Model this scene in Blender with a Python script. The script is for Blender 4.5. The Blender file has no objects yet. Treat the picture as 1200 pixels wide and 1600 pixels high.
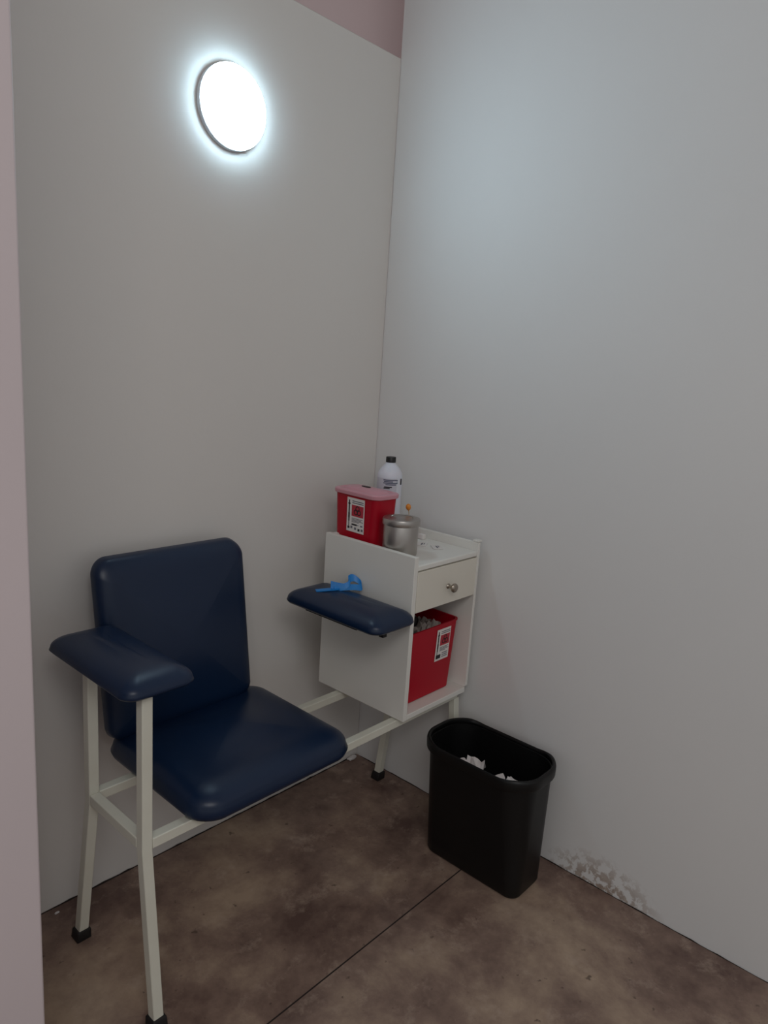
import bpy, bmesh, math, random
from mathutils import Vector, Matrix
PI = math.pi
random.seed(7)
SC = bpy.context.scene
COL = SC.collection

# ------------------------------------------------------------------ camera
F_PX, YAW, PITCH, ROLL = 1125.42, 0.84978, 0.201116, 0.066894
CAM = Vector((-1.91, -1.7358, 1.5))
d = Vector((math.sin(YAW)*math.cos(PITCH), math.cos(YAW)*math.cos(PITCH), -math.sin(PITCH)))
r0 = Vector((math.cos(YAW), -math.sin(YAW), 0)); u0 = r0.cross(d)
cr, sr = math.cos(ROLL), math.sin(ROLL)
r = cr*r0 + sr*u0; u = -sr*r0 + cr*u0
cd = bpy.data.cameras.new('camera'); cam = bpy.data.objects.new('camera', cd); COL.objects.link(cam)
M4 = Matrix((r, u, -d)).transposed().to_4x4(); M4.translation = CAM
cam.matrix_world = M4
cd.sensor_fit = 'VERTICAL'; cd.sensor_height = 32.0; cd.lens = 32.0*F_PX/1600.0
cd.clip_start = 0.02
SC.camera = cam

# ------------------------------------------------------------------ light
SC.view_settings.view_transform = 'Standard'; SC.view_settings.look = 'None'
SC.view_settings.gamma = 1.0; SC.view_settings.use_curve_mapping = False
SC.view_settings.exposure = 0.0
w = bpy.data.worlds.new('world'); SC.world = w; w.use_nodes = True
bg = w.node_tree.nodes['Background']
bg.inputs[0].default_value = (0.97, 0.985, 1.0, 1); bg.inputs[1].default_value = 0.40
LAMP_STRENGTH = 36.0
def area(name, loc, target, sx, sy, power, col):
    l = bpy.data.lights.new(name, 'AREA'); l.shape = 'RECTANGLE'; l.size = sx; l.size_y = sy
    l.energy = power; l.color = col
    o = bpy.data.objects.new(name, l); COL.objects.link(o); o.location = loc
    o.rotation_euler = (Vector(target)-Vector(loc)).to_track_quat('-Z', 'Y').to_euler()
    return o
area('hall_ceiling_light', (-2.6, -2.9, 3.1), (-1.6, -1.9, 0), 1.6, 1.0, 26, (1.0, 0.99, 0.98))

# ------------------------------------------------------------------ materials
def lin(c):
    return tuple(((x/255)/12.92 if x/255 <= .04045 else (((x/255)+.055)/1.055)**2.4) for x in c) + (1,)
def base(name, rgb, rough=.5, metal=0.0, spec=.5):
    m = bpy.data.materials.new(name); m.use_nodes = True
    b = m.node_tree.nodes['Principled BSDF']
    b.inputs['Base Color'].default_value = lin(rgb); b.inputs['Roughness'].default_value = rough
    b.inputs['Metallic'].default_value = metal; b.inputs['Specular IOR Level'].default_value = spec
    return m, m.node_tree, b
def mat(name, rgb, rough=.5, metal=0.0, spec=.5, rgb2=None, scale=8, bump=0.0, bscale=60, detail=4, stretch=(1,1,1), bdist=.002):
    m, nt, b = base(name, rgb, rough, metal, spec)
    N = nt.nodes; L = nt.links
    tc = N.new('ShaderNodeTexCoord'); mp = N.new('ShaderNodeMapping'); mp.inputs['Scale'].default_value = stretch
    L.new(tc.outputs['Object'], mp.inputs[0])
    n = N.new('ShaderNodeTexNoise'); n.inputs['Scale'].default_value = scale; n.inputs['Detail'].default_value = detail
    L.new(mp.outputs[0], n.inputs['Vector'])
    mx = N.new('ShaderNodeMix'); mx.data_type = 'RGBA'
    c2 = rgb2 or tuple(max(0, c*.96) for c in rgb)
    mx.inputs[6].default_value = lin(rgb); mx.inputs[7].default_value = lin(c2)
    L.new(n.outputs['Fac'], mx.inputs[0]); L.new(mx.outputs[2], b.inputs['Base Color'])
    if bump:
        n2 = N.new('ShaderNodeTexNoise'); n2.inputs['Scale'].default_value = bscale; n2.inputs['Detail'].default_value = 3
        L.new(mp.outputs[0], n2.inputs['Vector'])
        bp = N.new('ShaderNodeBump'); bp.inputs['Strength'].default_value = bump; bp.inputs['Distance'].default_value = bdist
        L.new(n2.outputs['Fac'], bp.inputs['Height']); L.new(bp.outputs[0], b.inputs['Normal'])
    return m

def wall_mat(name, rgb, rgb2, stain=None):
    """painted wall; stain=(axis coordinate centre, half length, height) in world metres for peeling paint by the floor"""
    m, nt, b = base(name, rgb, .62, 0, .3)
    N = nt.nodes; L = nt.links
    g = N.new('ShaderNodeNewGeometry')
    n = N.new('ShaderNodeTexNoise'); n.inputs['Scale'].default_value = 1.6; n.inputs['Detail'].default_value = 3
    L.new(g.outputs['Position'], n.inputs['Vector'])
    mx = N.new('ShaderNodeMix'); mx.data_type = 'RGBA'
    mx.inputs[6].default_value = lin(rgb); mx.inputs[7].default_value = lin(rgb2)
    L.new(n.outputs['Fac'], mx.inputs[0]); last = mx.outputs[2]
    if stain:
        c, hl, ht = stain
        sp = N.new('ShaderNodeSeparateXYZ'); L.new(g.outputs['Position'], sp.inputs[0])
        def mth(op, a, bb=None, clamp=False):
            q = N.new('ShaderNodeMath'); q.operation = op; q.use_clamp = clamp
            for i, v in enumerate((a, bb)):
                if v is None: continue
                if isinstance(v, (int, float)): q.inputs[i].default_value = v
                else: L.new(v, q.inputs[i])
            return q.outputs[0]
        y = mth('SUBTRACT', sp.outputs['Y'], c); y = mth('DIVIDE', y, hl); y = mth('POWER', mth('ABSOLUTE', y), 2.0)
        z = mth('POWER', mth('DIVIDE', sp.outputs['Z'], ht), 1.6)
        rad = mth('SUBTRACT', 1.0, mth('ADD', y, z), True)
        pn = N.new('ShaderNodeTexNoise'); pn.inputs['Scale'].default_value = 34; pn.inputs['Detail'].default_value = 6; pn.inputs['Roughness'].default_value = .62
        L.new(g.outputs['Position'], pn.inputs['Vector'])
        v = mth('MULTIPLY', rad, mth('MULTIPLY', mth('SUBTRACT', pn.outputs['Fac'], .47), 14.0, True), True)
        v = mth('MULTIPLY', v, .95, True)
        pc = N.new('ShaderNodeTexNoise'); pc.inputs['Scale'].default_value = 60; L.new(g.outputs['Position'], pc.inputs['Vector'])
        ms = N.new('ShaderNodeMix'); ms.data_type = 'RGBA'; ms.inputs[6].default_value = lin((128, 108, 94)); ms.inputs[7].default_value = lin((184, 165, 150))
        L.new(pc.outputs['Fac'], ms.inputs[0])
        m2 = N.new('ShaderNodeMix'); m2.data_type = 'RGBA'
        L.new(v, m2.inputs[0]); L.new(last, m2.inputs[6]); L.new(ms.outputs[2], m2.inputs[7]); last = m2.outputs[2]
    L.new(last, b.inputs['Base Color'])
    n2 = N.new('ShaderNodeTexNoise'); n2.inputs['Scale'].default_value = 130; n2.inputs['Detail'].default_value = 2
    L.new(g.outputs['Position'], n2.inputs['Vector'])
    bp = N.new('ShaderNodeBump'); bp.inputs['Strength'].default_value = .12; bp.inputs['Distance'].default_value = .001
    L.new(n2.outputs['Fac'], bp.inputs['Height']); L.new(bp.outputs[0], b.inputs['Normal'])
    return m

def floor_mat():
    m, nt, b = base('stained_concrete', (96, 82, 72), .5, 0, .35)
    N = nt.nodes; L = nt.links
    g = N.new('ShaderNodeNewGeometry')
    def noise(s, det, rg=.55, off=0.0, dist=0.0):
        mp = N.new('ShaderNodeMapping'); mp.inputs['Location'].default_value = (off, off*.7, off); L.new(g.outputs['Position'], mp.inputs[0])
        n = N.new('ShaderNodeTexNoise'); n.inputs['Scale'].default_value = s; n.inputs['Detail'].default_value = det
        n.inputs['Roughness'].default_value = rg; n.inputs['Distortion'].default_value = dist
        L.new(mp.outputs[0], n.inputs['Vector']); return n.outputs['Fac']
    r1 = N.new('ShaderNodeValToRGB'); L.new(noise(3.2, 10, .66, 4.3, .12), r1.inputs[0])
    e = r1.color_ramp.elements
    e[0].position = .36; e[0].color = lin((98, 76, 69)); e[1].position = .66; e[1].color = lin((176, 153, 132))
    q = r1.color_ramp.elements.new(.5); q.color = lin((136, 113, 101))
    r2 = N.new('ShaderNodeValToRGB'); L.new(noise(11, 10, .72, 9.0, .15), r2.inputs[0])
    e = r2.color_ramp.elements; e[0].position = .54; e[0].color = (0, 0, 0, 1); e[1].position = .70; e[1].color = (1, 1, 1, 1)
    m1 = N.new('ShaderNodeMix'); m1.data_type = 'RGBA'; L.new(r1.outputs[0], m1.inputs[6]); m1.inputs[7].default_value = lin((184, 163, 146))
    k = N.new('ShaderNodeMath'); k.operation = 'MULTIPLY'; k.inputs[1].default_value = .6; L.new(r2.outputs[0], k.inputs[0]); L.new(k.outputs[0], m1.inputs[0])
    r3 = N.new('ShaderNodeValToRGB'); L.new(noise(38, 3, .5, 5.0), r3.inputs[0])
    e = r3.color_ramp.elements; e[0].position = .68; e[0].color = (0, 0, 0, 1); e[1].position = .74; e[1].color = (1, 1, 1, 1)
    m2 = N.new('ShaderNodeMix'); m2.data_type = 'RGBA'; L.new(m1.outputs[2], m2.inputs[6]); m2.inputs[7].default_value = lin((78, 62, 54)); 
    k2 = N.new('ShaderNodeMath'); k2.operation = 'MULTIPLY'; k2.inputs[1].default_value = .7; L.new(r3.outputs[0], k2.inputs[0]); L.new(k2.outputs[0], m2.inputs[0])
    L.new(m2.outputs[2], b.inputs['Base Color'])
    rr = N.new('ShaderNodeMapRange'); rr.inputs[3].default_value = .42; rr.inputs[4].default_value = .62
    L.new(noise(6, 4, .5, 1.0), rr.inputs[0]); L.new(rr.outputs[0], b.inputs['Roughness'])
    bp = N.new('ShaderNodeBump'); bp.inputs['Strength'].default_value = .15; bp.inputs['Distance'].default_value = .002
    L.new(noise(45, 5, .6), bp.inputs['Height']); L.new(bp.outputs[0], b.inputs['Normal'])
    return m

M = {}
M['wall'] = wall_mat('wall_paint', (226, 221, 216), (219, 216, 212))
M['wallr'] = wall_mat('wall_paint_right', (230, 228, 226), (222, 221, 220), stain=(-1.02, .2, .115))
M['pink'] = wall_mat('pinkish_paint', (234, 214, 214), (229, 209, 210))
M['near'] = wall_mat('near_wall_paint', (220, 206, 208), (214, 202, 204))
M['floor'] = floor_mat()
M['dark'] = mat('dark_joint', (38, 28, 25), .9)
M['frame'] = mat('cream_enamel', (226, 225, 212), .38, rgb2=(216, 213, 198), scale=14, bump=.05)
M['rubber'] = mat('black_rubber', (24, 20, 20), .7, bump=.2)
M['vinyl'] = mat('navy_vinyl', (8, 34, 66), .36, spec=.45, rgb2=(8, 30, 57), scale=3, bump=.16, bscale=420, bdist=.0006)
M['lam'] = mat('white_laminate', (232, 230, 224), .42, rgb2=(226, 223, 216), scale=5)
M['lamface'] = mat('drawer_laminate', (226, 221, 209), .42, rgb2=(221, 215, 202), scale=5)
M['holeshade'] = mat('painted_hole_shade', (60, 56, 52), .9)  # dark colour standing in for the shade inside the lid's drop hole
M['red'] = mat('red_plastic', (178, 0, 32), .42, spec=.3, rgb2=(168, 0, 30), scale=6)
M['label'] = mat('label_paper', (232, 226, 222), .6)
M['ink'] = mat('label_ink', (40, 36, 40), .7)
M['inkgrey'] = mat('label_ink_grey', (118, 116, 124), .7)
M['labelred'] = mat('label_red', (186, 44, 62), .6)
M['black'] = mat('black_bin_plastic', (13, 13, 14), .42, spec=.35, rgb2=(12, 12, 13), scale=5, bump=.15, bscale=300, bdist=.0005)
M['steel'] = mat('brushed_steel', (186, 180, 174), .36, 1.0, rgb2=(180, 176, 172), scale=30, stretch=(1, 1, .1))
M['knob'] = mat('brushed_nickel', (170, 160, 148), .3, 1.0)
M['cap'] = mat('black_cap_plastic', (16, 14, 15), .45)
M['bottle'] = mat('translucent_white_plastic', (226, 228, 238), .35)
M['bottle'].node_tree.nodes['Principled BSDF'].inputs['Subsurface Weight'].default_value = .15
M['blabel'] = mat('bottle_label', (206, 206, 216), .5)
M['binkblue'] = mat('bottle_label_ink', (92, 96, 118), .6)
M['amber'] = mat('amber_plastic', (226, 140, 48), .4)
M['wood'] = mat('pale_stick', (214, 190, 150), .6)
M['paper'] = mat('crumpled_paper', (222, 216, 214), .75, rgb2=(206, 200, 198), scale=30, bump=.3, bscale=60)
M['greywrap'] = mat('grey_wrapper', (150, 138, 132), .6, rgb2=(120, 110, 104), scale=40)
M['darkwrap'] = mat('dark_wrapper', (44, 38, 38), .5)
M['blue'] = mat('blue_latex', (18, 138, 212), .42, rgb2=(12, 110, 190), scale=20)
M['blue'].node_tree.nodes['Principled BSDF'].inputs['Subsurface Weight'].default_value = .1
M['whiteplastic'] = mat('lamp_housing', (205, 208, 212), .4)
# translucent pink lid
m, nt, b = base('pink_translucent_lid', (240, 178, 190), .22, 0, .5)
b.inputs['Transmission Weight'].default_value = .35; b.inputs['IOR'].default_value = 1.3; M['lid'] = m
b.inputs['Roughness'].default_value = .3
# lamp
m, nt, b = base('lamp_diffuser_glow', (255, 255, 255), .4)
b.inputs['Emission Color'].default_value = (.60, .85, 1.0, 1); b.inputs['Emission Strength'].default_value = LAMP_STRENGTH
M['glow'] = m

# ------------------------------------------------------------------ mesh helpers
def obj(name, bm, mats, parent=None, smooth=None, bevel=0, kind=None, label=None, segs=3):
    bmesh.ops.recalc_face_normals(bm, faces=bm.faces[:])
    me = bpy.data.meshes.new(name); bm.to_mesh(me); bm.free()
    o = bpy.data.objects.new(name, me); COL.objects.link(o)
    if not isinstance(mats, (list, tuple)): mats = [mats]
    for mm in mats: me.materials.append(M[mm])
    if smooth is not None:
        for p in me.polygons: p.use_smooth = True
        if smooth < 180: me.set_sharp_from_angle(angle=math.radians(smooth))
    if bevel:
        b = o.modifiers.new('bevel', 'BEVEL'); b.width = bevel; b.segments = segs; b.limit_method = 'ANGLE'; b.angle_limit = math.radians(40)
        for p in me.polygons: p.use_smooth = True
        me.set_sharp_from_angle(angle=math.radians(50))
    if parent:
        o.parent = parent
        # parts are modelled in world metres: keep them there
        o.matrix_parent_inverse = WORLD[parent.name].inverted()
    WORLD[o.name] = Matrix.Identity(4)
    if kind: o['kind'] = kind
    if label: o['label'] = label
    return o
WORLD = {}
def thing(name, label, cat, loc, group=None):
    o = bpy.data.objects.new(name, None); COL.objects.link(o); o.location = loc; o.empty_display_size = .05
    WORLD[o.name] = Matrix.Translation(loc)
    return tag(o, label, cat, group)
def tag(o, label, cat, group=None):
    o['label'] = label; o['category'] = cat
    if group: o['group'] = group
    return o
def box(bm, x0, x1, y0, y1, z0, z1, mi=0, mtx=None):
    vs = [bm.verts.new(Vector(p)) for p in ((x0,y0,z0),(x1,y0,z0),(x1,y1,z0),(x0,y1,z0),(x0,y0,z1),(x1,y0,z1),(x1,y1,z1),(x0,y1,z1))]
    for f in ((3,2,1,0),(4,5,6,7),(0,1,5,4),(1,2,6,5),(2,3,7,6),(3,0,4,7)):
        bm.faces.new([vs[i] for i in f]).material_index = mi
    if mtx:
        for v in vs: v.co = mtx @ v.co
    return vs
def rrect(wx, wy, rad, n=8):
    rad = max(min(rad, wx/2-1e-4, wy/2-1e-4), 1e-4); pts = []
    for cx, cy, a0 in ((1,1,0),(-1,1,90),(-1,-1,180),(1,-1,270)):
        for i in range(n+1):
            a = math.radians(a0+90*i/n)
            pts.append((cx*(wx/2-rad)+rad*math.cos(a), cy*(wy/2-rad)+rad*math.sin(a)))
    return pts
def ring(bm, pts3): return [bm.verts.new(p) for p in pts3]
def bridge(bm, a, b, mi=0, closed=True):
    n = len(a)
    for i in range(n if closed else n-1):
        bm.faces.new((a[i], a[(i+1) % n], b[(i+1) % n], b[i])).material_index = mi
def loft(bm, rings, cap0=True, cap1=True, mi=0):
    R_ = [ring(bm, q) for q in rings]
    for a, b in zip(R_, R_[1:]): bridge(bm, a, b, mi)
    if cap0: bm.faces.new(R_[0][::-1]).material_index = mi
    if cap1: bm.faces.new(R_[-1]).material_index = mi
    return R_
def lathe(bm, prof, c=(0,0,0), n=40, mi=0, axis='Z', cap0=True, cap1=True):
    rings = []
    for rad, h in prof:
        q = []
        for i in range(n):
            a = 2*PI*i/n; x, y = rad*math.cos(a), rad*math.sin(a)
            if axis == 'Z': p = (c[0]+x, c[1]+y, c[2]+h)
            elif axis == 'Y': p = (c[0]+x, c[1]+h, c[2]+y)
            else: p = (c[0]+h, c[1]+x, c[2]+y)
            q.append(p)
        rings.append(q)
    return loft(bm, rings, cap0, cap1, mi)
def tube(bm, pts, size, mi=0):
    """square tube along a polyline with mitred joints; size=(across X or Y, other)"""
    pts = [Vector(p) for p in pts]; rings = []
    for i, p in enumerate(pts):
        t0 = (p-pts[i-1]).normalized() if i else (pts[1]-p).normalized()
        t1 = (pts[i+1]-p).normalized() if i < len(pts)-1 else t0
        t = (t0+t1).normalized(); k = 1/max(.3, t.dot(t0))
        side = Vector((1,0,0)) if abs(t.x) < .7 else Vector((0,1,0))
        up = t.cross(side).normalized(); s = size/2
        # side is perpendicular to the plane of bending, so only 'up' is stretched at the mitre
        rings.append([p+side*s+up*s*k, p-side*s+up*s*k, p-side*s-up*s*k, p+side*s-up*s*k])
    loft(bm, rings)
def cushion(bm, wx, wy, h, rad, crown, edge, fn, puff=.0, n=10, layers=12, ew=None):
    ew = ew or edge*1.25
    """upholstered pad centred on the origin, underside at 0; fn maps (x,y,z)->world"""
    prof = [(.012, 0.0), (.003, .0), (.0, .004)]
    hs = h-edge
    prof += [(-puff, hs*.55)]
    for i in range(0, 11):
        a = PI/2*i/10
        prof.append((ew*(1-math.cos(a)), hs+edge*math.sin(a)*.92))
    rings = []
    for ins, z in prof:
        rings.append([fn(Vector((x, y, z))) for x, y in rrect(wx-2*ins, wy-2*ins, max(.008, rad-ins*.6), n)])
    ins = ew; last = rrect(wx-2*ins, wy-2*ins, max(.008, rad-ins*.6), n); z0 = prof[-1][1]
    ax_, ay_ = wx/2-ins, wy/2-ins
    def cf(x, y, s): return max(0, 1-abs(x/ax_)**2.2)**1.7*max(0, 1-abs(y/ay_)**(2.2 if abs(wx-wy) < .15 else 4))**1.7
    for k in range(1, layers):
        s = 1-k/layers
        # interior rings: crown rises quickly at the shoulder and flattens to the middle
        rings.append([fn(Vector((x*s, y*s, z0+crown*cf(x*s, y*s, s)))) for x, y in last])
    R_ = loft(bm, rings, True, False)
    c = bm.verts.new(fn(Vector((0, 0, z0+crown)))); L_ = R_[-1]
    for i in range(len(L_)): bm.faces.new((L_[i], L_[(i+1) % len(L_)], c))

# ------------------------------------------------------------------ the room
HP = 2.473   # partition height
bm = bmesh.new(); box(bm, -5, .62, -5, .50, -.1, 0); obj('floor', bm, 'floor', kind='structure')
bm = bmesh.new(); box(bm, -5, -.0008, -.002, .06, -.0, HP); obj('wall_left', bm, 'wall', kind='structure', bevel=.002, segs=1)
bm = bmesh.new(); box(bm, 0, .12, -4.2, 0, 0, 3.3); obj('wall_right', bm, 'wallr', kind='structure')
bm = bmesh.new(); box(bm, -5, .62, .40, .50, 0, 3.3); obj('wall_back', bm, 'pink', kind='structure')
bm = bmesh.new(); box(bm, .50, .62, .0, .399, 0, 3.3); obj('light_leak_filler', bm, 'pink', kind='structure')  # unseen filler, added to block light leaking in behind the right wall
bm = bmesh.new(); box(bm, -5, .62, -4.2, .50, 3.3, 3.4); obj('ceiling', bm, 'wall', kind='structure')
bm = bmesh.new(); box(bm, -1.62, -1.455, -.6, -.0025, 0, HP); obj('wall_near', bm, 'near', kind='structure', bevel=.004)
# saw-cut joint in the slab and the thin dark gaps where the walls meet it
bm = bmesh.new(); box(bm, -4.5, -.004, -.6818, -.6782, -.004, .0006); obj('trim_1', bm, 'dark', kind='structure')
def ragged(bm, along, s0, s1, step, hmin, hmax):
    s = s0; prev = None
    pts = []
    while s <= s1+1e-6:
        pts.append((s, random.uniform(hmin, hmax))); s += step
    top = []
    for s, h in pts:
        if along == 'x': q = [(s, -.002, 0), (s, -.0035-h*.4, 0), (s, -.0035, h)]
        else: q = [(-.0, s, 0), (-.0015-h*.4, s, 0), (-.0015, s, h)]
        top.append([bm.verts.new(p) for p in q])
    for a, b_ in zip(top, top[1:]): bridge(bm, a, b_)
    bm.faces.new(top[0]); bm.faces.new(top[-1])
bm = bmesh.new(); ragged(bm, 'x', -1.45, -.01, .024, .0015, .0055); obj('trim_2', bm, 'dark', kind='structure')
bm = bmesh.new(); ragged(bm, 'y', -3.5, -.01, .024, .0008, .0035); obj('trim_3', bm, 'dark', kind='structure')

# ------------------------------------------------------------------ wall lamp
LX, LZ, LR = -.6627, 2.139, .1055
t = thing('wall_lamp', 'glowing round white flush disc lamp high on the left wall', 'lamp', (LX, 0, LZ))
bm = bmesh.new(); lathe(bm, [(LR-.003, -.0025), (LR, -.004), (LR-.001, -.0165), (LR-.003, -.018)], (LX, 0, LZ), 72, axis='Y'); obj('housing', bm, 'whiteplastic', t, smooth=40)
bm = bmesh.new()
pr = [(LR-.004, -.0178), (LR-.002, -.0205), (LR-.004, -.0245)]
for i in range(1, 8):
    a = PI/2*i/8; pr.append((LR-.004-(LR-.02)*(1-math.cos(a))-.0*i, -.0245-.0075*math.sin(a)))
lathe(bm, pr, (LX, 0, LZ), 72, axis='Y'); obj('diffuser', bm, 'glow', t, smooth=180)

# ------------------------------------------------------------------ phlebotomy chair
ch = thing('blood_draw_chair', 'navy vinyl blood draw chair on cream frame with attached white cabinet', 'chair', (-.62, -.33, 0))
XL, XR, YF, YB, ZR, TS = -1.178, -.055, -.462, -.222, .4425, .025
def leg(x, y, yfoot, ztop):
    top = ztop; pts = [(x, yfoot, .02)]
    pts += [(x, y, ZR-.012), (x, y, ztop)] if ztop > ZR+.02 else [(x, y, ztop)]
    bm = bmesh.new(); tube(bm, pts, TS)
    lg = obj('leg', bm, 'frame', ch, bevel=.0022)
    # rubber ferrule, following the slant of the leg
    bm = bmesh.new(); dy = (y-yfoot)/(ZR)
    for q, (s, z) in enumerate(((.019, 0), (.0185, .012), (.0155, .036))): pass
    rings = []
    for s, z in ((.0165, 0.0008), (.0185, .004), (.0172, .03), (.0145, .034)):
        yy = yfoot+dy*(z-.02); rings.append([(x+s, yy-s, z), (x+s, yy+s, z), (x-s, yy+s, z), (x-s, yy-s, z)])
    loft(bm, rings); obj('rubber_foot', bm, 'rubber', lg, bevel=.002)
    return lg
leg(XL, YF, -.512, .799); leg(XL, YB, -.152, .799)
leg(XR+.010, YF, -.503, ZR-.014); leg(XR-.010, YB, -.172, ZR-.014)
for y in (YF, YB):
    bm = bmesh.new(); tube(bm, [(XL+TS/2+.0005, y, ZR), (XR+TS/2, y, ZR)], TS); obj('rail', bm, 'frame', ch, bevel=.0022)
bm = bmesh.new(); tube(bm, [(XL, YF+TS/2+.0005, ZR), (XL, YB-TS/2-.0005, ZR)], TS); obj('side_rail', bm, 'frame', ch, bevel=.0022)
bm = bmesh.new(); tube(bm, [(XR, YF+TS/2+.0005, ZR), (XR, YB-TS/2-.0005, ZR)], TS); obj('side_rail', bm, 'frame', ch, bevel=.0022)
# thin ply base + seat
def rot(p, cx, cy, cz, ax='Z', a=0): 
    return Matrix.Rotation(a, 3, ax) @ Vector(p) + Vector((cx, cy, cz))
SX, SY, SZ = -.832, -.305, .4555
bm = bmesh.new(); loft(bm, [[(SX+x, SY+y, z) for x, y in rrect(.452, .415, .04)] for z in (SZ, SZ+.006)]); obj('seat_board', bm, 'lam', ch)
def f_seat(p):
    y = p.y; drop = 0
    z = p.z
    if z > .02: z *= 1-.10*max(0, (-y-.05)/.2)      # slight waterfall to the front
    bul = 1+.06*(1-(2*y/.445)**2)+.0*z
    return (SX+p.x*bul+.0, SY+p.y*(1+.02*(1-(2*p.x/.488)**2)), SZ+.006+z)
bm = bmesh.new(); cushion(bm, .478, .444, .074, .058, .018, .044, f_seat, puff=.005, ew=.075); obj('seat', bm, 'vinyl', ch, smooth=180)
# backrest: cushion standing on edge, gently curved in profile
BX, BZ0, BH = -.883, .512, .472
def f_back(p):
    # p.y -> height, p.z -> forward (-Y)
    s = p.y/BH+.5
    yb = -.062 - .055*(1-s) - .028*math.sin(PI*s) + .02*(p.x/.23)**2*0
    fw = p.z
    return (BX+p.x*(1+.05*math.sin(PI*s))+.010*(1-s), yb-fw, BZ0+s*BH)
bm = bmesh.new(); cushion(bm, .437, BH, .05, .042, .010, .028, f_back, puff=.002, ew=.045); obj('backrest', bm, 'vinyl', ch, smooth=180)
bm = bmesh.new(); tube(bm, [(BX, YB+.02, ZR-.002), (BX, -.10, ZR-.002), (BX, -.085, .52), (BX, -.078, .80)], .018); obj('back_support', bm, 'frame', ch, bevel=.002)
# armrests
def armpad(cx, cy, cz, wx, wy, h, rz=0):
    def fn(p):
        v = Matrix.Rotation(rz, 3, 'Z') @ Vector((p.x, p.y, 0))
        e = abs(p.y)/(wy/2)
        return (cx+v.x, cy+v.y, cz+p.z*(1-.12*e**3))
    bm = bmesh.new(); cushion(bm, wx, wy, h, .034, .002, .036, fn, puff=.002, ew=.068)
    return bm
obj('armrest', armpad(-1.152, -.309, .800, .170, .372, .048), 'vinyl', ch, smooth=180)
a2 = obj('armrest', armpad(-.452, -.341, .783, .176, .385, .050), 'vinyl', ch, smooth=180)
bm = bmesh.new(); box(bm, -.467, -.450, -.495, -.478, .752, .7838); box(bm, -.53, -.38, -.45, -.24, .776, .7838)
box(bm, -.40, -.3555, -.40, -.30, .770, .7838)
obj('armrest_bracket', bm, 'rubber', ch, bevel=.0015, label='black metal bracket under the armrest')

# cabinet -----------------------------------------------------------------
CX0, CX1, CY0, CY1, CZ0, CZ1, TH = -.355, -.028, -.50, -.13, .459, .968, .017
bm = bmesh.new()
box(bm, CX0, CX0+TH, CY0, CY1, CZ0, CZ1)                                  # left side panel
carc = obj('cabinet', bm, 'lam', ch, bevel=.0015, label='white laminate cabinet with a drawer and open lower shelf')
def cpanel(name, *b, m='lam', bev=.0015):
    bm = bmesh.new(); box(bm, *b); return obj(name, bm, m, carc, bevel=bev)
# right side panel with clipped lower front corner and a slightly raised top end
bm = bmesh.new()
prof = [(CY0, CZ0+.022), (CY0+.022, CZ0), (CY1, CZ0), (CY1, CZ1), (CY0+.008, CZ1), (CY0, CZ1-.002)]
ra = [bm.verts.new((CX1-TH*.7, y, z)) for y, z in prof]; rb = [bm.verts.new((CX1, y, z)) for y, z in prof]
bridge(bm, ra, rb); bm.faces.new(ra); bm.faces.new(rb[::-1])
obj('side_panel', bm, 'lam', carc, bevel=.0015)
e = .0006
IX0, IX1 = CX0+TH+e, CX1-TH*.7-e
cpanel('bottom_shelf', IX0, IX1, CY0+.001, CY1-.02, CZ0, CZ0+TH)
cpanel('back_panel', IX0, IX1, CY1-.0185, CY1, CZ0, CZ1-.004)
cpanel('tray_top', IX0, IX1, CY0+.001, CY1-.02, .9235, .9405, bev=.004)
cpanel('drawer_divider', IX0, IX1, CY0+.03, CY1-.02, .796, .804)
bm = bmesh.new(); box(bm, IX0+.001, IX1-.001, CY0-.0005, CY0+.0165, .797, .9205)
dr = obj('drawer', bm, 'lamface', carc, bevel=.0015, label='cream drawer front')
bm = bmesh.new(); lathe(bm, [(.0085, 0), (.0075, -.003), (.0048, -.005), (.0045, -.013), (.009, -.016), (.0135, -.020), (.0145, -.025), (.012, -.029), (.006, -.031)], (-.186, CY0-.0006, .853), 28, axis='Y')
obj('drawer_knob', bm, 'knob', carc, smooth=40, label='round brushed nickel knob')
# small raised end block of the right guard
bm = bmesh.new(); box(bm, CX1-.0125, CX1+.009, CY0+.001, CY0+.024, CZ1+.0005, CZ1+.0065); obj('corner_block', bm, 'lam', carc, bevel=.0015)

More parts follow.
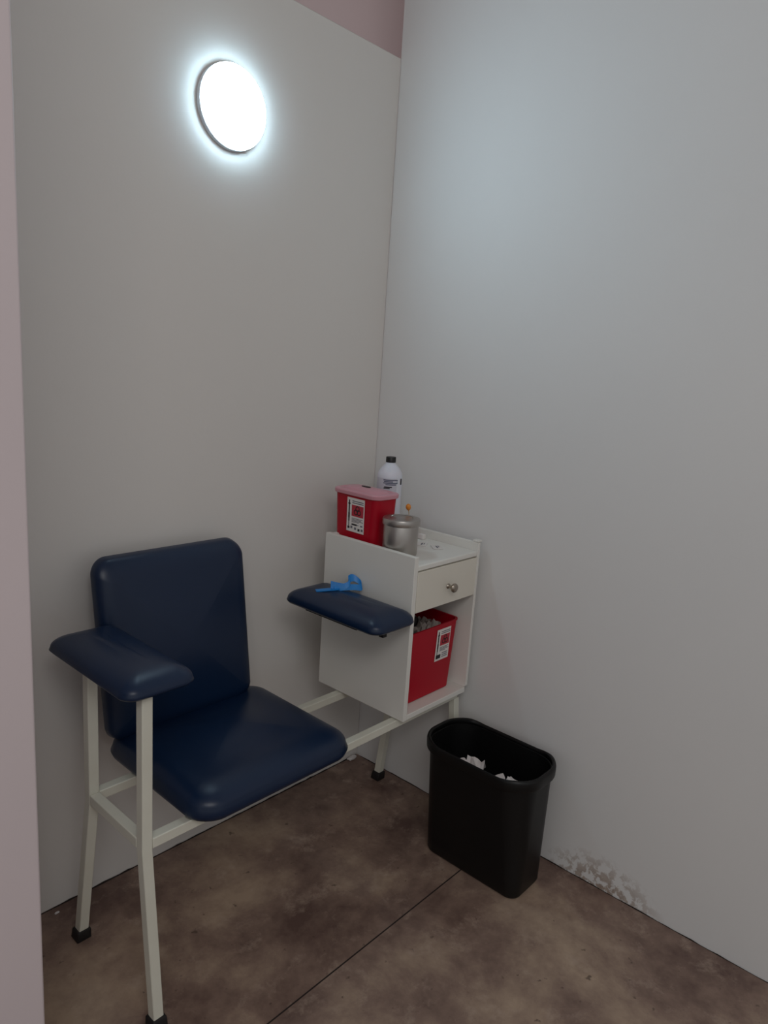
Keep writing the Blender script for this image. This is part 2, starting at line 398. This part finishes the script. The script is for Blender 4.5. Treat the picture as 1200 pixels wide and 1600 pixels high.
# ------------------------------------------------------------------ sharps containers
def sharps_label(bm, o, ax, up, nrm, W, H, e=.0007, variant=0):
    """printed hazard label; o = lower-left corner, ax = along, up, nrm = outward"""
    o, ax, up, nrm = Vector(o), Vector(ax).normalized(), Vector(up).normalized(), Vector(nrm).normalized()
    def quad(u0, v0, u1, v1, mi, lv):
        a = [o+ax*(W*q)+up*(H*s)+nrm*(e*lv) for q, s in ((u0, v0), (u1, v0), (u1, v1), (u0, v1))]
        bq = [p-nrm*(e*.8) for p in a]
        va = ring(bm, a); vb = ring(bm, bq)
        bridge(bm, va, vb, mi); bm.faces.new(va).material_index = mi; bm.faces.new(vb[::-1]).material_index = mi
    quad(0, 0, 1, 1, 0, 1)
    # the syringe drawn down the left side
    quad(.10, .30, .16, .93, 1, 2); quad(.07, .80, .19, .84, 1, 2); quad(.115, .16, .145, .30, 1, 2); quad(.09, .40, .17, .55, 1, 2)
    for i, v in enumerate((.90, .845)): quad(.30, v, .94, v+.025, 2, 2)
    quad(.28, .47, .95, .80, 3, 2)
    # biohazard trefoil
    cc = o+ax*(W*.615)+up*(H*.635)
    rr_ = H*.075
    for k in range(3):
        a0 = PI/2+k*2*PI/3
        c = cc+(ax*math.cos(a0)+up*math.sin(a0))*rr_*.95
        for j in range(20):
            t0 = a0+PI+.5+j*(2*PI-1.0)/20+PI*0; t1 = t0+(2*PI-1.0)/20
            vs = [bm.verts.new(c+(ax*math.cos(q)+up*math.sin(q))*rq+nrm*e*3) for q, rq in ((t0, rr_*.72), (t0, rr_*1.1), (t1, rr_*1.1), (t1, rr_*.72))]
            bm.faces.new(vs).material_index = 1
    vs = [bm.verts.new(cc+(ax*math.cos(j*PI/8)+up*math.sin(j*PI/8))*rr_*.5+nrm*e*3) for j in range(16)]
    bm.faces.new(vs).material_index = 1
    for i in range(4):
        quad(.30, .40-i*.035, (.92, .84, .95, .7)[i], .415-i*.035, 2, 2)
    if variant == 0:
        quad(.30, .20, .60, .245, 1, 2); quad(.62, .215, .70, .235, 2, 2); quad(.80, .20, .92, .24, 2, 2)
        for u_, v_ in ((.07, .08), (.24, .1), (.46, .08), (.66, .06), (.84, .07)): quad(u_, v_, u_+.11, v_+.07, 1 if u_ in (.07, .66) else 2, 2)
    else:
        quad(.07, .07, .40, .19, 1, 2)
        for i in range(3): quad(.50, .20-i*.06, .9, .225-i*.06, 2, 2)
def sharps(cx, cy, z0, wx, wy, h, taper, rz, open_top=True):
    R3 = Matrix.Rotation(rz, 3, 'Z')
    def T(p): q = R3 @ Vector((p[0], p[1], 0)); return Vector((cx+q.x, cy+q.y, z0+p[2]))
    bm = bmesh.new(); rings = []
    th = .0025
    for k, (s, z) in enumerate([(-.004, 0), (0, .004), (.0, .012)]+[(0, h*i/6) for i in range(1, 7)]):
        f = taper+(1-taper)*z/h
        rings.append([T((x, y, z)) for x, y in rrect(wx*f+2*s, wy*f+2*s, .022)])
    # top lip: out, up, in, then the inside down to the floor
    for s, z in ((.003, h), (.003, h+.004), (-th, h+.004)): rings.append([T((x, y, z)) for x, y in rrect(wx+2*s, wy+2*s, .024)])
    for i in range(6, -1, -1):
        z = max(h*i/6, .006); f = taper+(1-taper)*z/h
        rings.append([T((x, y, z)) for x, y in rrect(wx*f-2*th, wy*f-2*th, .02)])
    loft(bm, rings)
    return bm, T
# upper one: closed with translucent pink lid
t = thing('sharps_container', 'red sharps container with pink lid standing on the cabinet top', 'sharps container', (-.262, -.218, .941))
sh, wx, wy, tp = .158, .102, .188, .93
bm, T = sharps(-.268, -.214, .9412, wx, wy, sh, tp, -.03)
body = obj('container_body', bm, 'red', t, smooth=35)
def side_pt(T, wx, v, y, off=.0012):     # point on the -X face
    f = tp+(1-tp)*v/sh; return T((-wx/2*f-off, y, v))
bm = bmesh.new(); a = side_pt(T, wx, .040, .030); b_ = side_pt(T, wx, .040, -.047); c_ = side_pt(T, wx, .148, .030)
ax = (b_-a); up = (c_-a)
sharps_label(bm, a, ax, up, ax.cross(up), ax.length, up.length); obj('warning_label', bm, ['label', 'ink', 'inkgrey', 'labelred'], t, label='white biohazard label')
bm = bmesh.new(); rings = []
for s, z in ((.0045, sh-.002), (.0065, sh-.002), (.0075, sh+.001), (.0075, sh+.009), (.005, sh+.012), (-.004, sh+.013), (-.008, sh+.0095), (-.013, sh+.0095), (-.018, sh+.015), (-.026, sh+.0175)):
    rings.append([T((x, y, z)) for x, y in rrect(wx+2*s, wy+2*s, .03)])
rings.append([T((x*.35, y*.55, sh+.020)) for x, y in rrect(wx, wy, .05)])
loft(bm, rings[0:1]+rings[1:], False, True)
inner = [[T((x, y, z)) for x, y in rrect(wx+2*s, wy+2*s, .028)] for s, z in ((.0045, sh-.002), (.0045, sh+.0065), (-.02, sh+.0065))]
loft(bm, inner, False, True)
lidobj = obj('container_lid', bm, 'lid', t, smooth=35, label='translucent pink lid')
bm = bmesh.new(); rings = []
for s, z in ((1, sh+.0205), (1, sh+.0222), (.85, sh+.0222)):
    rings.append([T((.002+.008*s*math.cos(k*PI/12), .005+.019*s*math.sin(k*PI/12), z)) for k in range(24)])
loft(bm, rings); obj('lid_opening_shade', bm, 'holeshade', lidobj, label='drop opening with its shade painted dark')  # solid dark ellipse on the lid, the hole's shade put in as colour

# lower one, open, in the cabinet shelf
zb = CZ0+TH+.0006
t = thing('sharps_container', 'open red sharps container full of wrappers on the lower cabinet shelf', 'sharps container', (-.190, -.345, zb))
tp2 = .915; sh2, wx2, wy2 = .232, .270, .215
tp_keep = tp
cx2, cy2 = -.1945, -.358
bm, T2 = sharps(cx2, cy2, zb, wx2, wy2, sh2, tp2, 0)
obj('container_body', bm, 'red', t, smooth=35)
def fpt(v, x, off=.0012):
    f = tp2+(1-tp2)*v/sh2; return T2((x, -wy2/2*f-off, v))
bm = bmesh.new(); a = fpt(.112, .022); b_ = fpt(.112, .092); c_ = fpt(.219, .022); ax = b_-a; up = c_-a
sharps_label(bm, a, ax, up, ax.cross(up), ax.length, up.length, variant=1); obj('warning_label', bm, ['label', 'ink', 'inkgrey', 'labelred'], t, label='white biohazard label')

def crumple(bm, c, sx, sy, sz, n=7, seed=0, amp=.35, rz=0):
    """a folded scrap of paper: displaced thin two-sided sheet"""
    rnd = random.Random(seed); R3 = Matrix.Rotation(rz, 3, 'Z')
    hgt = [[rnd.uniform(0, 1) for _ in range(n+1)] for _ in range(n+1)]
    fold = rnd.uniform(-.5, .5)
    V = []
    for lv in (0, 1):
        g = []
        for i in range(n+1):
            row = []
            for j in range(n+1):
                x = (i/n-.5)+rnd.uniform(-.03, .03)*(lv == 0)+0; y = (j/n-.5)
                z = (1-abs((x+y*fold)*2))*.8+(hgt[i][j]-.5)*amp
                p = R3 @ Vector((x*sx, y*sy, 0)); row.append(bm.verts.new((c[0]+p.x, c[1]+p.y, c[2]+z*sz+lv*.0009)))
            g.append(row)
        V.append(g)
    A, B = V
    for i in range(n):
        for j in range(n):
            bm.faces.new((B[i][j], B[i+1][j], B[i+1][j+1], B[i][j+1])); bm.faces.new((A[i][j+1], A[i+1][j+1], A[i+1][j], A[i][j]))
    for i in range(n):
        bm.faces.new((A[i][0], A[i+1][0], B[i+1][0], B[i][0])); bm.faces.new((A[i+1][n], A[i][n], B[i][n], B[i+1][n]))
        bm.faces.new((A[0][i+1], A[0][i], B[0][i], B[0][i+1])); bm.faces.new((A[n][i], A[n][i+1], B[n][i+1], B[n][i]))
wr = [(-.285, -.432, .212, .05, .045, .030, .3, 'greywrap', 'grey crumpled wrapper at the left end of the open sharps container'),
      (-.242, -.424, .218, .050, .05, .034, -.5, 'greywrap', 'pale grey wrapper left of centre in the open sharps container'),
      (-.195, -.430, .220, .048, .05, .030, .2, 'greywrap', 'grey torn wrapper in the middle of the open sharps container'),
      (-.148, -.428, .220, .045, .045, .030, .8, 'greywrap', 'grey wrapper nearest the label of the open sharps container'),
      (-.282, -.372, .222, .060, .06, .036, .5, 'darkwrap', 'dark wrapper behind the grey ones at left of the open sharps container'),
      (-.215, -.370, .224, .070, .06, .034, 1.5, 'darkwrap', 'dark wrapper deep in the middle of the open sharps container'),
      (-.140, -.372, .214, .060, .05, .030, .2, 'greywrap', 'grey wrapper at the back right of the open sharps container')]
for k, (x, y, zz, a, b_, c_, rz, mt, lb) in enumerate(wr):
    bm = bmesh.new(); crumple(bm, (x, y, zb+zz-.012), a, b_, c_, 6, 20+k, .7, rz)
    tag(obj('wrapper', bm, mt), lb, 'wrapper', 'wrappers in the open sharps container')

# ------------------------------------------------------------------ steel canister
cx, cy, cz = -.2815, -.377, .9412
t = thing('steel_canister', 'round stainless steel lidded canister on the cabinet top', 'canister', (cx, cy, cz))
bm = bmesh.new(); lathe(bm, [(.048, 0), (.0515, .002), (.053, .006), (.053, .093), (.0525, .094)], (cx, cy, cz), 64); obj('canister_body', bm, 'steel', t, smooth=35)
bm = bmesh.new(); lathe(bm, [(.0535, .0935), (.0565, .0935), (.0575, .096), (.0575, .108), (.056, .112), (.050, .1135), (.042, .1125), (.034, .110), (.022, .1105), (.01, .1115)], (cx, cy, cz), 64)
ld = obj('canister_lid', bm, 'steel', t, smooth=35)
bm = bmesh.new(); n = 20; rings = []
for i in range(n+1):
    a = PI*i/n; c = Vector((cx+.034*math.cos(a)*.75, cy-.034*math.cos(a)*.66, cz+.1118+.010*math.sin(a)**.6 if 0 < i < n else cz+.1105))
    rings.append([(c.x+.0035*math.cos(q)*.66, c.y+.0035*math.cos(q)*.75, c.z+.0018*math.sin(q)) for q in [j*PI/4 for j in range(8)]])
loft(bm, rings); obj('lid_handle', bm, 'steel', ld, smooth=50)

# ------------------------------------------------------------------ bottle
cx, cy, cz = -.128, -.185, .9412
t = thing('plastic_bottle', 'white plastic bottle with black cap behind the red sharps container', 'bottle', (cx, cy, cz))
bm = bmesh.new()
lathe(bm, [(.034, 0), (.039, .002), (.0415, .007), (.0415, .20), (.0405, .208), (.037, .218), (.030, .228), (.022, .237), (.0165, .243), (.0150, .246), (.0150, .262)], (cx, cy, cz), 56)
obj('bottle_body', bm, 'bottle', t, smooth=40)
bm = bmesh.new(); lathe(bm, [(.0155, .246), (.0165, .247), (.0165, .2625), (.0155, .264)], (cx, cy, cz), 40); obj('bottle_cap', bm, 'cap', t, smooth=35, label='black screw cap')
bm = bmesh.new()
def curved(bm, c, R_, a0, a1, z0, z1, mi, n=16):
    A = [bm.verts.new((c[0]+R_*math.cos(a0+(a1-a0)*i/n), c[1]+R_*math.sin(a0+(a1-a0)*i/n), c[2]+z0)) for i in range(n+1)]
    B = [bm.verts.new((v.co.x, v.co.y, c[2]+z1)) for v in A]
    for i in range(n): bm.faces.new((A[i], A[i+1], B[i+1], B[i])).material_index = mi
AV = math.atan2(-1.7358-cy, -1.91-cx)        # towards the viewer's side
curved(bm, (cx, cy, cz), .0419, AV-1.35, AV+.62, .05, .197, 0)
for k, (z, a0, a1, mi) in enumerate([(.193, -1.25, .5, 1), (.188, -1.2, -.6, 1), (.188, -.5, .45, 1), (.183, -1.25, .5, 1), (.178, -1.0, .3, 1), (.170, -.4, .4, 2), (.166, -.1, .45, 2)]):
    curved(bm, (cx, cy, cz), .0422, AV-a1, AV-a0*.55, z-.0028, z+.0006, mi)
curved(bm, (cx, cy, cz), .0422, AV+1.0, AV+1.22, .176, .196, 2)
obj('bottle_label', bm, ['blabel', 'binkblue', 'ink'], t, smooth=180, label='pale printed label')

# ------------------------------------------------------------------ small things on the tray
# swab stick standing behind the canister, leaning on its rim
bm = bmesh.new()
p0 = Vector((-.150, -.316, .9425)); p1 = Vector((-.200, -.345, 1.066))
dv = (p1-p0).normalized(); sd = dv.orthogonal().normalized(); s2 = dv.cross(sd)
def rod(bm, p0, p1, prof, mi=0, n=12):
    dv = (p1-p0); L_ = dv.length; dv.normalize(); sd = dv.orthogonal().normalized(); s2 = dv.cross(sd)
    loft(bm, [[p0+dv*(h*L_)+(sd*math.cos(2*PI*i/n)+s2*math.sin(2*PI*i/n))*rad for i in range(n)] for rad, h in prof], mi=mi)
t = thing('swab_stick', 'thin swab stick with orange tip behind the steel canister', 'swab', p0)
p1 = Vector((-.205, -.339, 1.062))
rod(bm, p0, p1, [(.0015, 0), (.0015, 1)]); obj('stick', bm, 'wood', t, smooth=60)
bm = bmesh.new(); rod(bm, p1, p1+(p1-p0).normalized()*.022, [(.002, 0), (.006, .15), (.0085, .5), (.0075, .8), (.004, 1)]); obj('tip', bm, 'amber', t, smooth=60, label='orange tip')
# flat packets and a white block
for k, (x, y, rz, lb) in enumerate([(-.128, -.342, .5, 'small white swab packet on the tray beside the steel canister'), (-.118, -.395, .9, 'small white swab packet lying nearer the right tray edge')]):
    bm = bmesh.new(); mt = Matrix.Translation((x, y, .9412)) @ Matrix.Rotation(rz, 4, 'Z')
    box(bm, -.022, .022, -.016, .016, 0, .0022, 0, mt); box(bm, -.014, .012, -.002, .003, .0022, .0026, 1, mt); box(bm, -.004, .014, -.008, -.005, .0022, .0026, 1, mt)
    tag(obj('swab_packet', bm, ['label', 'inkgrey']), lb, 'packet', 'flat swab packets on the cabinet tray')
bm = bmesh.new(); box(bm, -.076, -.060, -.302, -.280, .9412, .958)
tag(obj('small_box', bm, 'label', bevel=.002), 'small plain white box at the back of the cabinet tray', 'box')

# ------------------------------------------------------------------ blue tourniquet on the right armrest
def strip(bm, pts, wv, th=.0014):
    """flat band along pts, width vector per point"""
    A, = [[]]; rings = []
    for p, wq in zip(pts, wv):
        p = Vector(p); wq = Vector(wq); rings.append([p-wq/2, p+wq/2, p+wq/2+Vector((0, 0, th)), p-wq/2+Vector((0, 0, th))])
    loft(bm, rings)
TB = thing('tourniquet_strap', 'bright blue rubber tourniquet strap coiled on the armrest by the cabinet', 'strap', (-.41, -.28, .83))
def smooth_path(P, k=8):
    out = []
    P = [Vector(p) for p in P]
    for i in range(len(P)-1):
        a = P[max(i-1, 0)]; b = P[i]; c = P[i+1]; e_ = P[min(i+2, len(P)-1)]
        for j in range(k):
            t_ = j/k; out.append(.5*((2*b)+(-a+c)*t_+(2*a-5*b+4*c-e_)*t_**2+(-a+3*b-3*c+e_)*t_**3))
    out.append(P[-1]); return out
vd = Vector((.66, -.75, 0))
bands = [
  ([(-.488, -.236, .8275), (-.462, -.262, .8325), (-.432, -.278, .8345)], (.010, .016, 0), (.012, .022, 0)),
  ([(-.447, -.274, .8345), (-.42, -.286, .8365), (-.392, -.300, .8365), (-.372, -.311, .835), (-.362, -.300, .844), (-.370, -.280, .856), (-.386, -.274, .855), (-.398, -.286, .843)], (.0, .008, .014), (.006, .010, .022)),
  ([(-.452, -.262, .846), (-.437, -.274, .8425), (-.420, -.286, .840), (-.403, -.292, .849), (-.396, -.286, .855)], (.004, .004, .022), (.006, .008, .014)),
]
for pts, w0, w1 in bands:
    P = smooth_path(pts); n = len(P); bm = bmesh.new()
    wv = [Vector(w0).lerp(Vector(w1), i/(n-1)) for i in range(n)]
    rings = []
    for i, (p, wq) in enumerate(zip(P, wv)):
        tg = (P[min(i+1, n-1)]-P[max(i-1, 0)]).normalized(); nn = tg.cross(wq).normalized()*.0012
        rings.append([p-wq/2-nn, p+wq/2-nn, p+wq/2+nn, p-wq/2+nn])
    loft(bm, rings); obj('band', bm, 'blue', TB, smooth=45)

# ------------------------------------------------------------------ waste bin
BR = Matrix.Rotation(-.0, 3, 'Z')
bcx, bcy = -.150, -.704
t = thing('waste_bin', 'black plastic rectangular waste bin against the right wall', 'waste bin', (bcx, bcy, 0))
BHH = .382
def bring(s, z, wx=None, wy=None, rr=None, dip=0):
    f = z/BHH
    ss = s if not dip else 0
    wx = (.158+(.226-.158)*f)+2*ss; wy = (.338+(.376-.338)*f)+2*ss; rad = (.036+(.088-.036)*f)+ss*.8
    q = []
    for x, y in rrect(wx, wy, rad, 12):
        if dip:
            k = max(0, min(1, (abs(y)/(wy/2)-.35)/.5)); k = k*k*(3-2*k); se = s*(.3+.7*k) if s > 0 else s
            nl = Vector((x/(wx/2), y/(wy/2))); nl = Vector((nl.x*abs(nl.x)**3, nl.y*abs(nl.y)**3)).normalized()
            x += nl.x*se; y += nl.y*se
        v = BR @ Vector((x, y, 0)); dz = 0
        if dip: dz = -dip*max(0, 1-(y/(wy*.40))**2)**1.0
        q.append((bcx+v.x-.018*(1-f)-.004*f, bcy+v.y+.018*f, z+dz))
    return q
bm = bmesh.new(); rings = [bring(-.012, .0006), bring(-.004, .003), bring(0, .012)]
rings += [bring(0, BHH*i/8) for i in range(1, 8)]
rings += [bring(0, BHH-.0165)]
rings += [bring(-.0028, BHH-.0175)]
rings += [bring(-.0028, BHH*i/8) for i in range(7, 0, -1)] + [bring(-.003, .006)]
loft(bm, rings); obj('bin_body', bm, 'black', t, smooth=40)
bm = bmesh.new(); D = .010
rings = [bring(.001, BHH-.034, dip=D), bring(.010, BHH-.034, dip=D), bring(.0115, BHH-.030, dip=D), bring(.0115, BHH-.008, dip=D), bring(.009, BHH-.001, dip=D), bring(.004, BHH+.001, dip=D), bring(-.001, BHH-.002, dip=D), bring(-.001, BHH-.009, dip=D)]
loft(bm, rings, False, False); obj('bin_rim', bm, 'black', t, smooth=50)
# tissues in it
tz = BHH-.06
tl = [(-.205, -.672, tz+.010, .058, .055, .040, .4, 'white tissue peak left of the middle in the black bin'),
      (-.232, -.640, tz+.024, .04, .035, .02, 1.2, 'small white tissue scrap at the left end of the black bin'),
      (-.190, -.742, tz-.004, .045, .045, .025, .9, 'grey shaded tissue in the middle of the black bin'),
      (-.212, -.815, tz+.020, .06, .055, .026, .1, 'flat white tissue at the right end of the black bin')]
for k, (x, y, z, a, b_, c_, rz, lb) in enumerate(tl):
    bm = bmesh.new(); crumple(bm, (x, y, z-.01), a, b_, c_, 5, 50+k, .5, rz)
    tag(obj('crumpled_tissue', bm, 'paper'), lb, 'tissue', 'crumpled tissues in the waste bin')
# the heap beneath them
bm = bmesh.new()
rnd = random.Random(3); n = 16; g = []
for i in range(n+1):
    row = []
    for j in range(n+1):
        x = (i/n-.5)*.150-.010; y = (j/n-.5)*.285
        row.append(bm.verts.new((bcx+x, bcy+.006+y, .225+.025*rnd.random()+.02*math.cos(x*15)*math.cos(y*9))))
    g.append(row)
for i in range(n):
    for j in range(n): bm.faces.new((g[i][j], g[i+1][j], g[i+1][j+1], g[i][j+1]))
bot = [[bm.verts.new((v.co.x*.985+bcx*.015, v.co.y*.985+(bcy+.006)*.015, .2)) for v in row] for row in g]
for i in range(n):
    for j in range(n): bm.faces.new((bot[i][j+1], bot[i+1][j+1], bot[i+1][j], bot[i][j]))
for i in range(n):
    bm.faces.new((bot[i][0], bot[i+1][0], g[i+1][0], g[i][0])); bm.faces.new((g[i][n], g[i+1][n], bot[i+1][n], bot[i][n]))
    bm.faces.new((bot[0][i+1], bot[0][i], g[0][i], g[0][i+1])); bm.faces.new((g[n][i+1], g[n][i], bot[n][i], bot[n][i+1]))
hp = tag(obj('bin_litter', bm, 'darkwrap', smooth=30), 'dark mixed litter lying under the tissues in the black bin', 'litter'); hp['kind'] = 'stuff'

# ------------------------------------------------------------------ crumbs by the wall
for k, (x, y, s, lb) in enumerate([(-.045, -.016, .016, 'pale plaster crumb on the floor in the far corner'), (-1.187, -.028, .005, 'tiny pale crumb on the floor left of the rear chair leg')]):
    bm = bmesh.new(); bmesh.ops.create_icosphere(bm, subdivisions=2, radius=s)
    rnd = random.Random(k)
    for v in bm.verts: v.co = Vector((v.co.x*1.3, v.co.y*.7, v.co.z*.5))*(1+rnd.uniform(-.18, .18)); v.co += Vector((x, y, s*.48))
    tag(obj('plaster_crumb', bm, 'paper', smooth=30), lb, 'crumb')
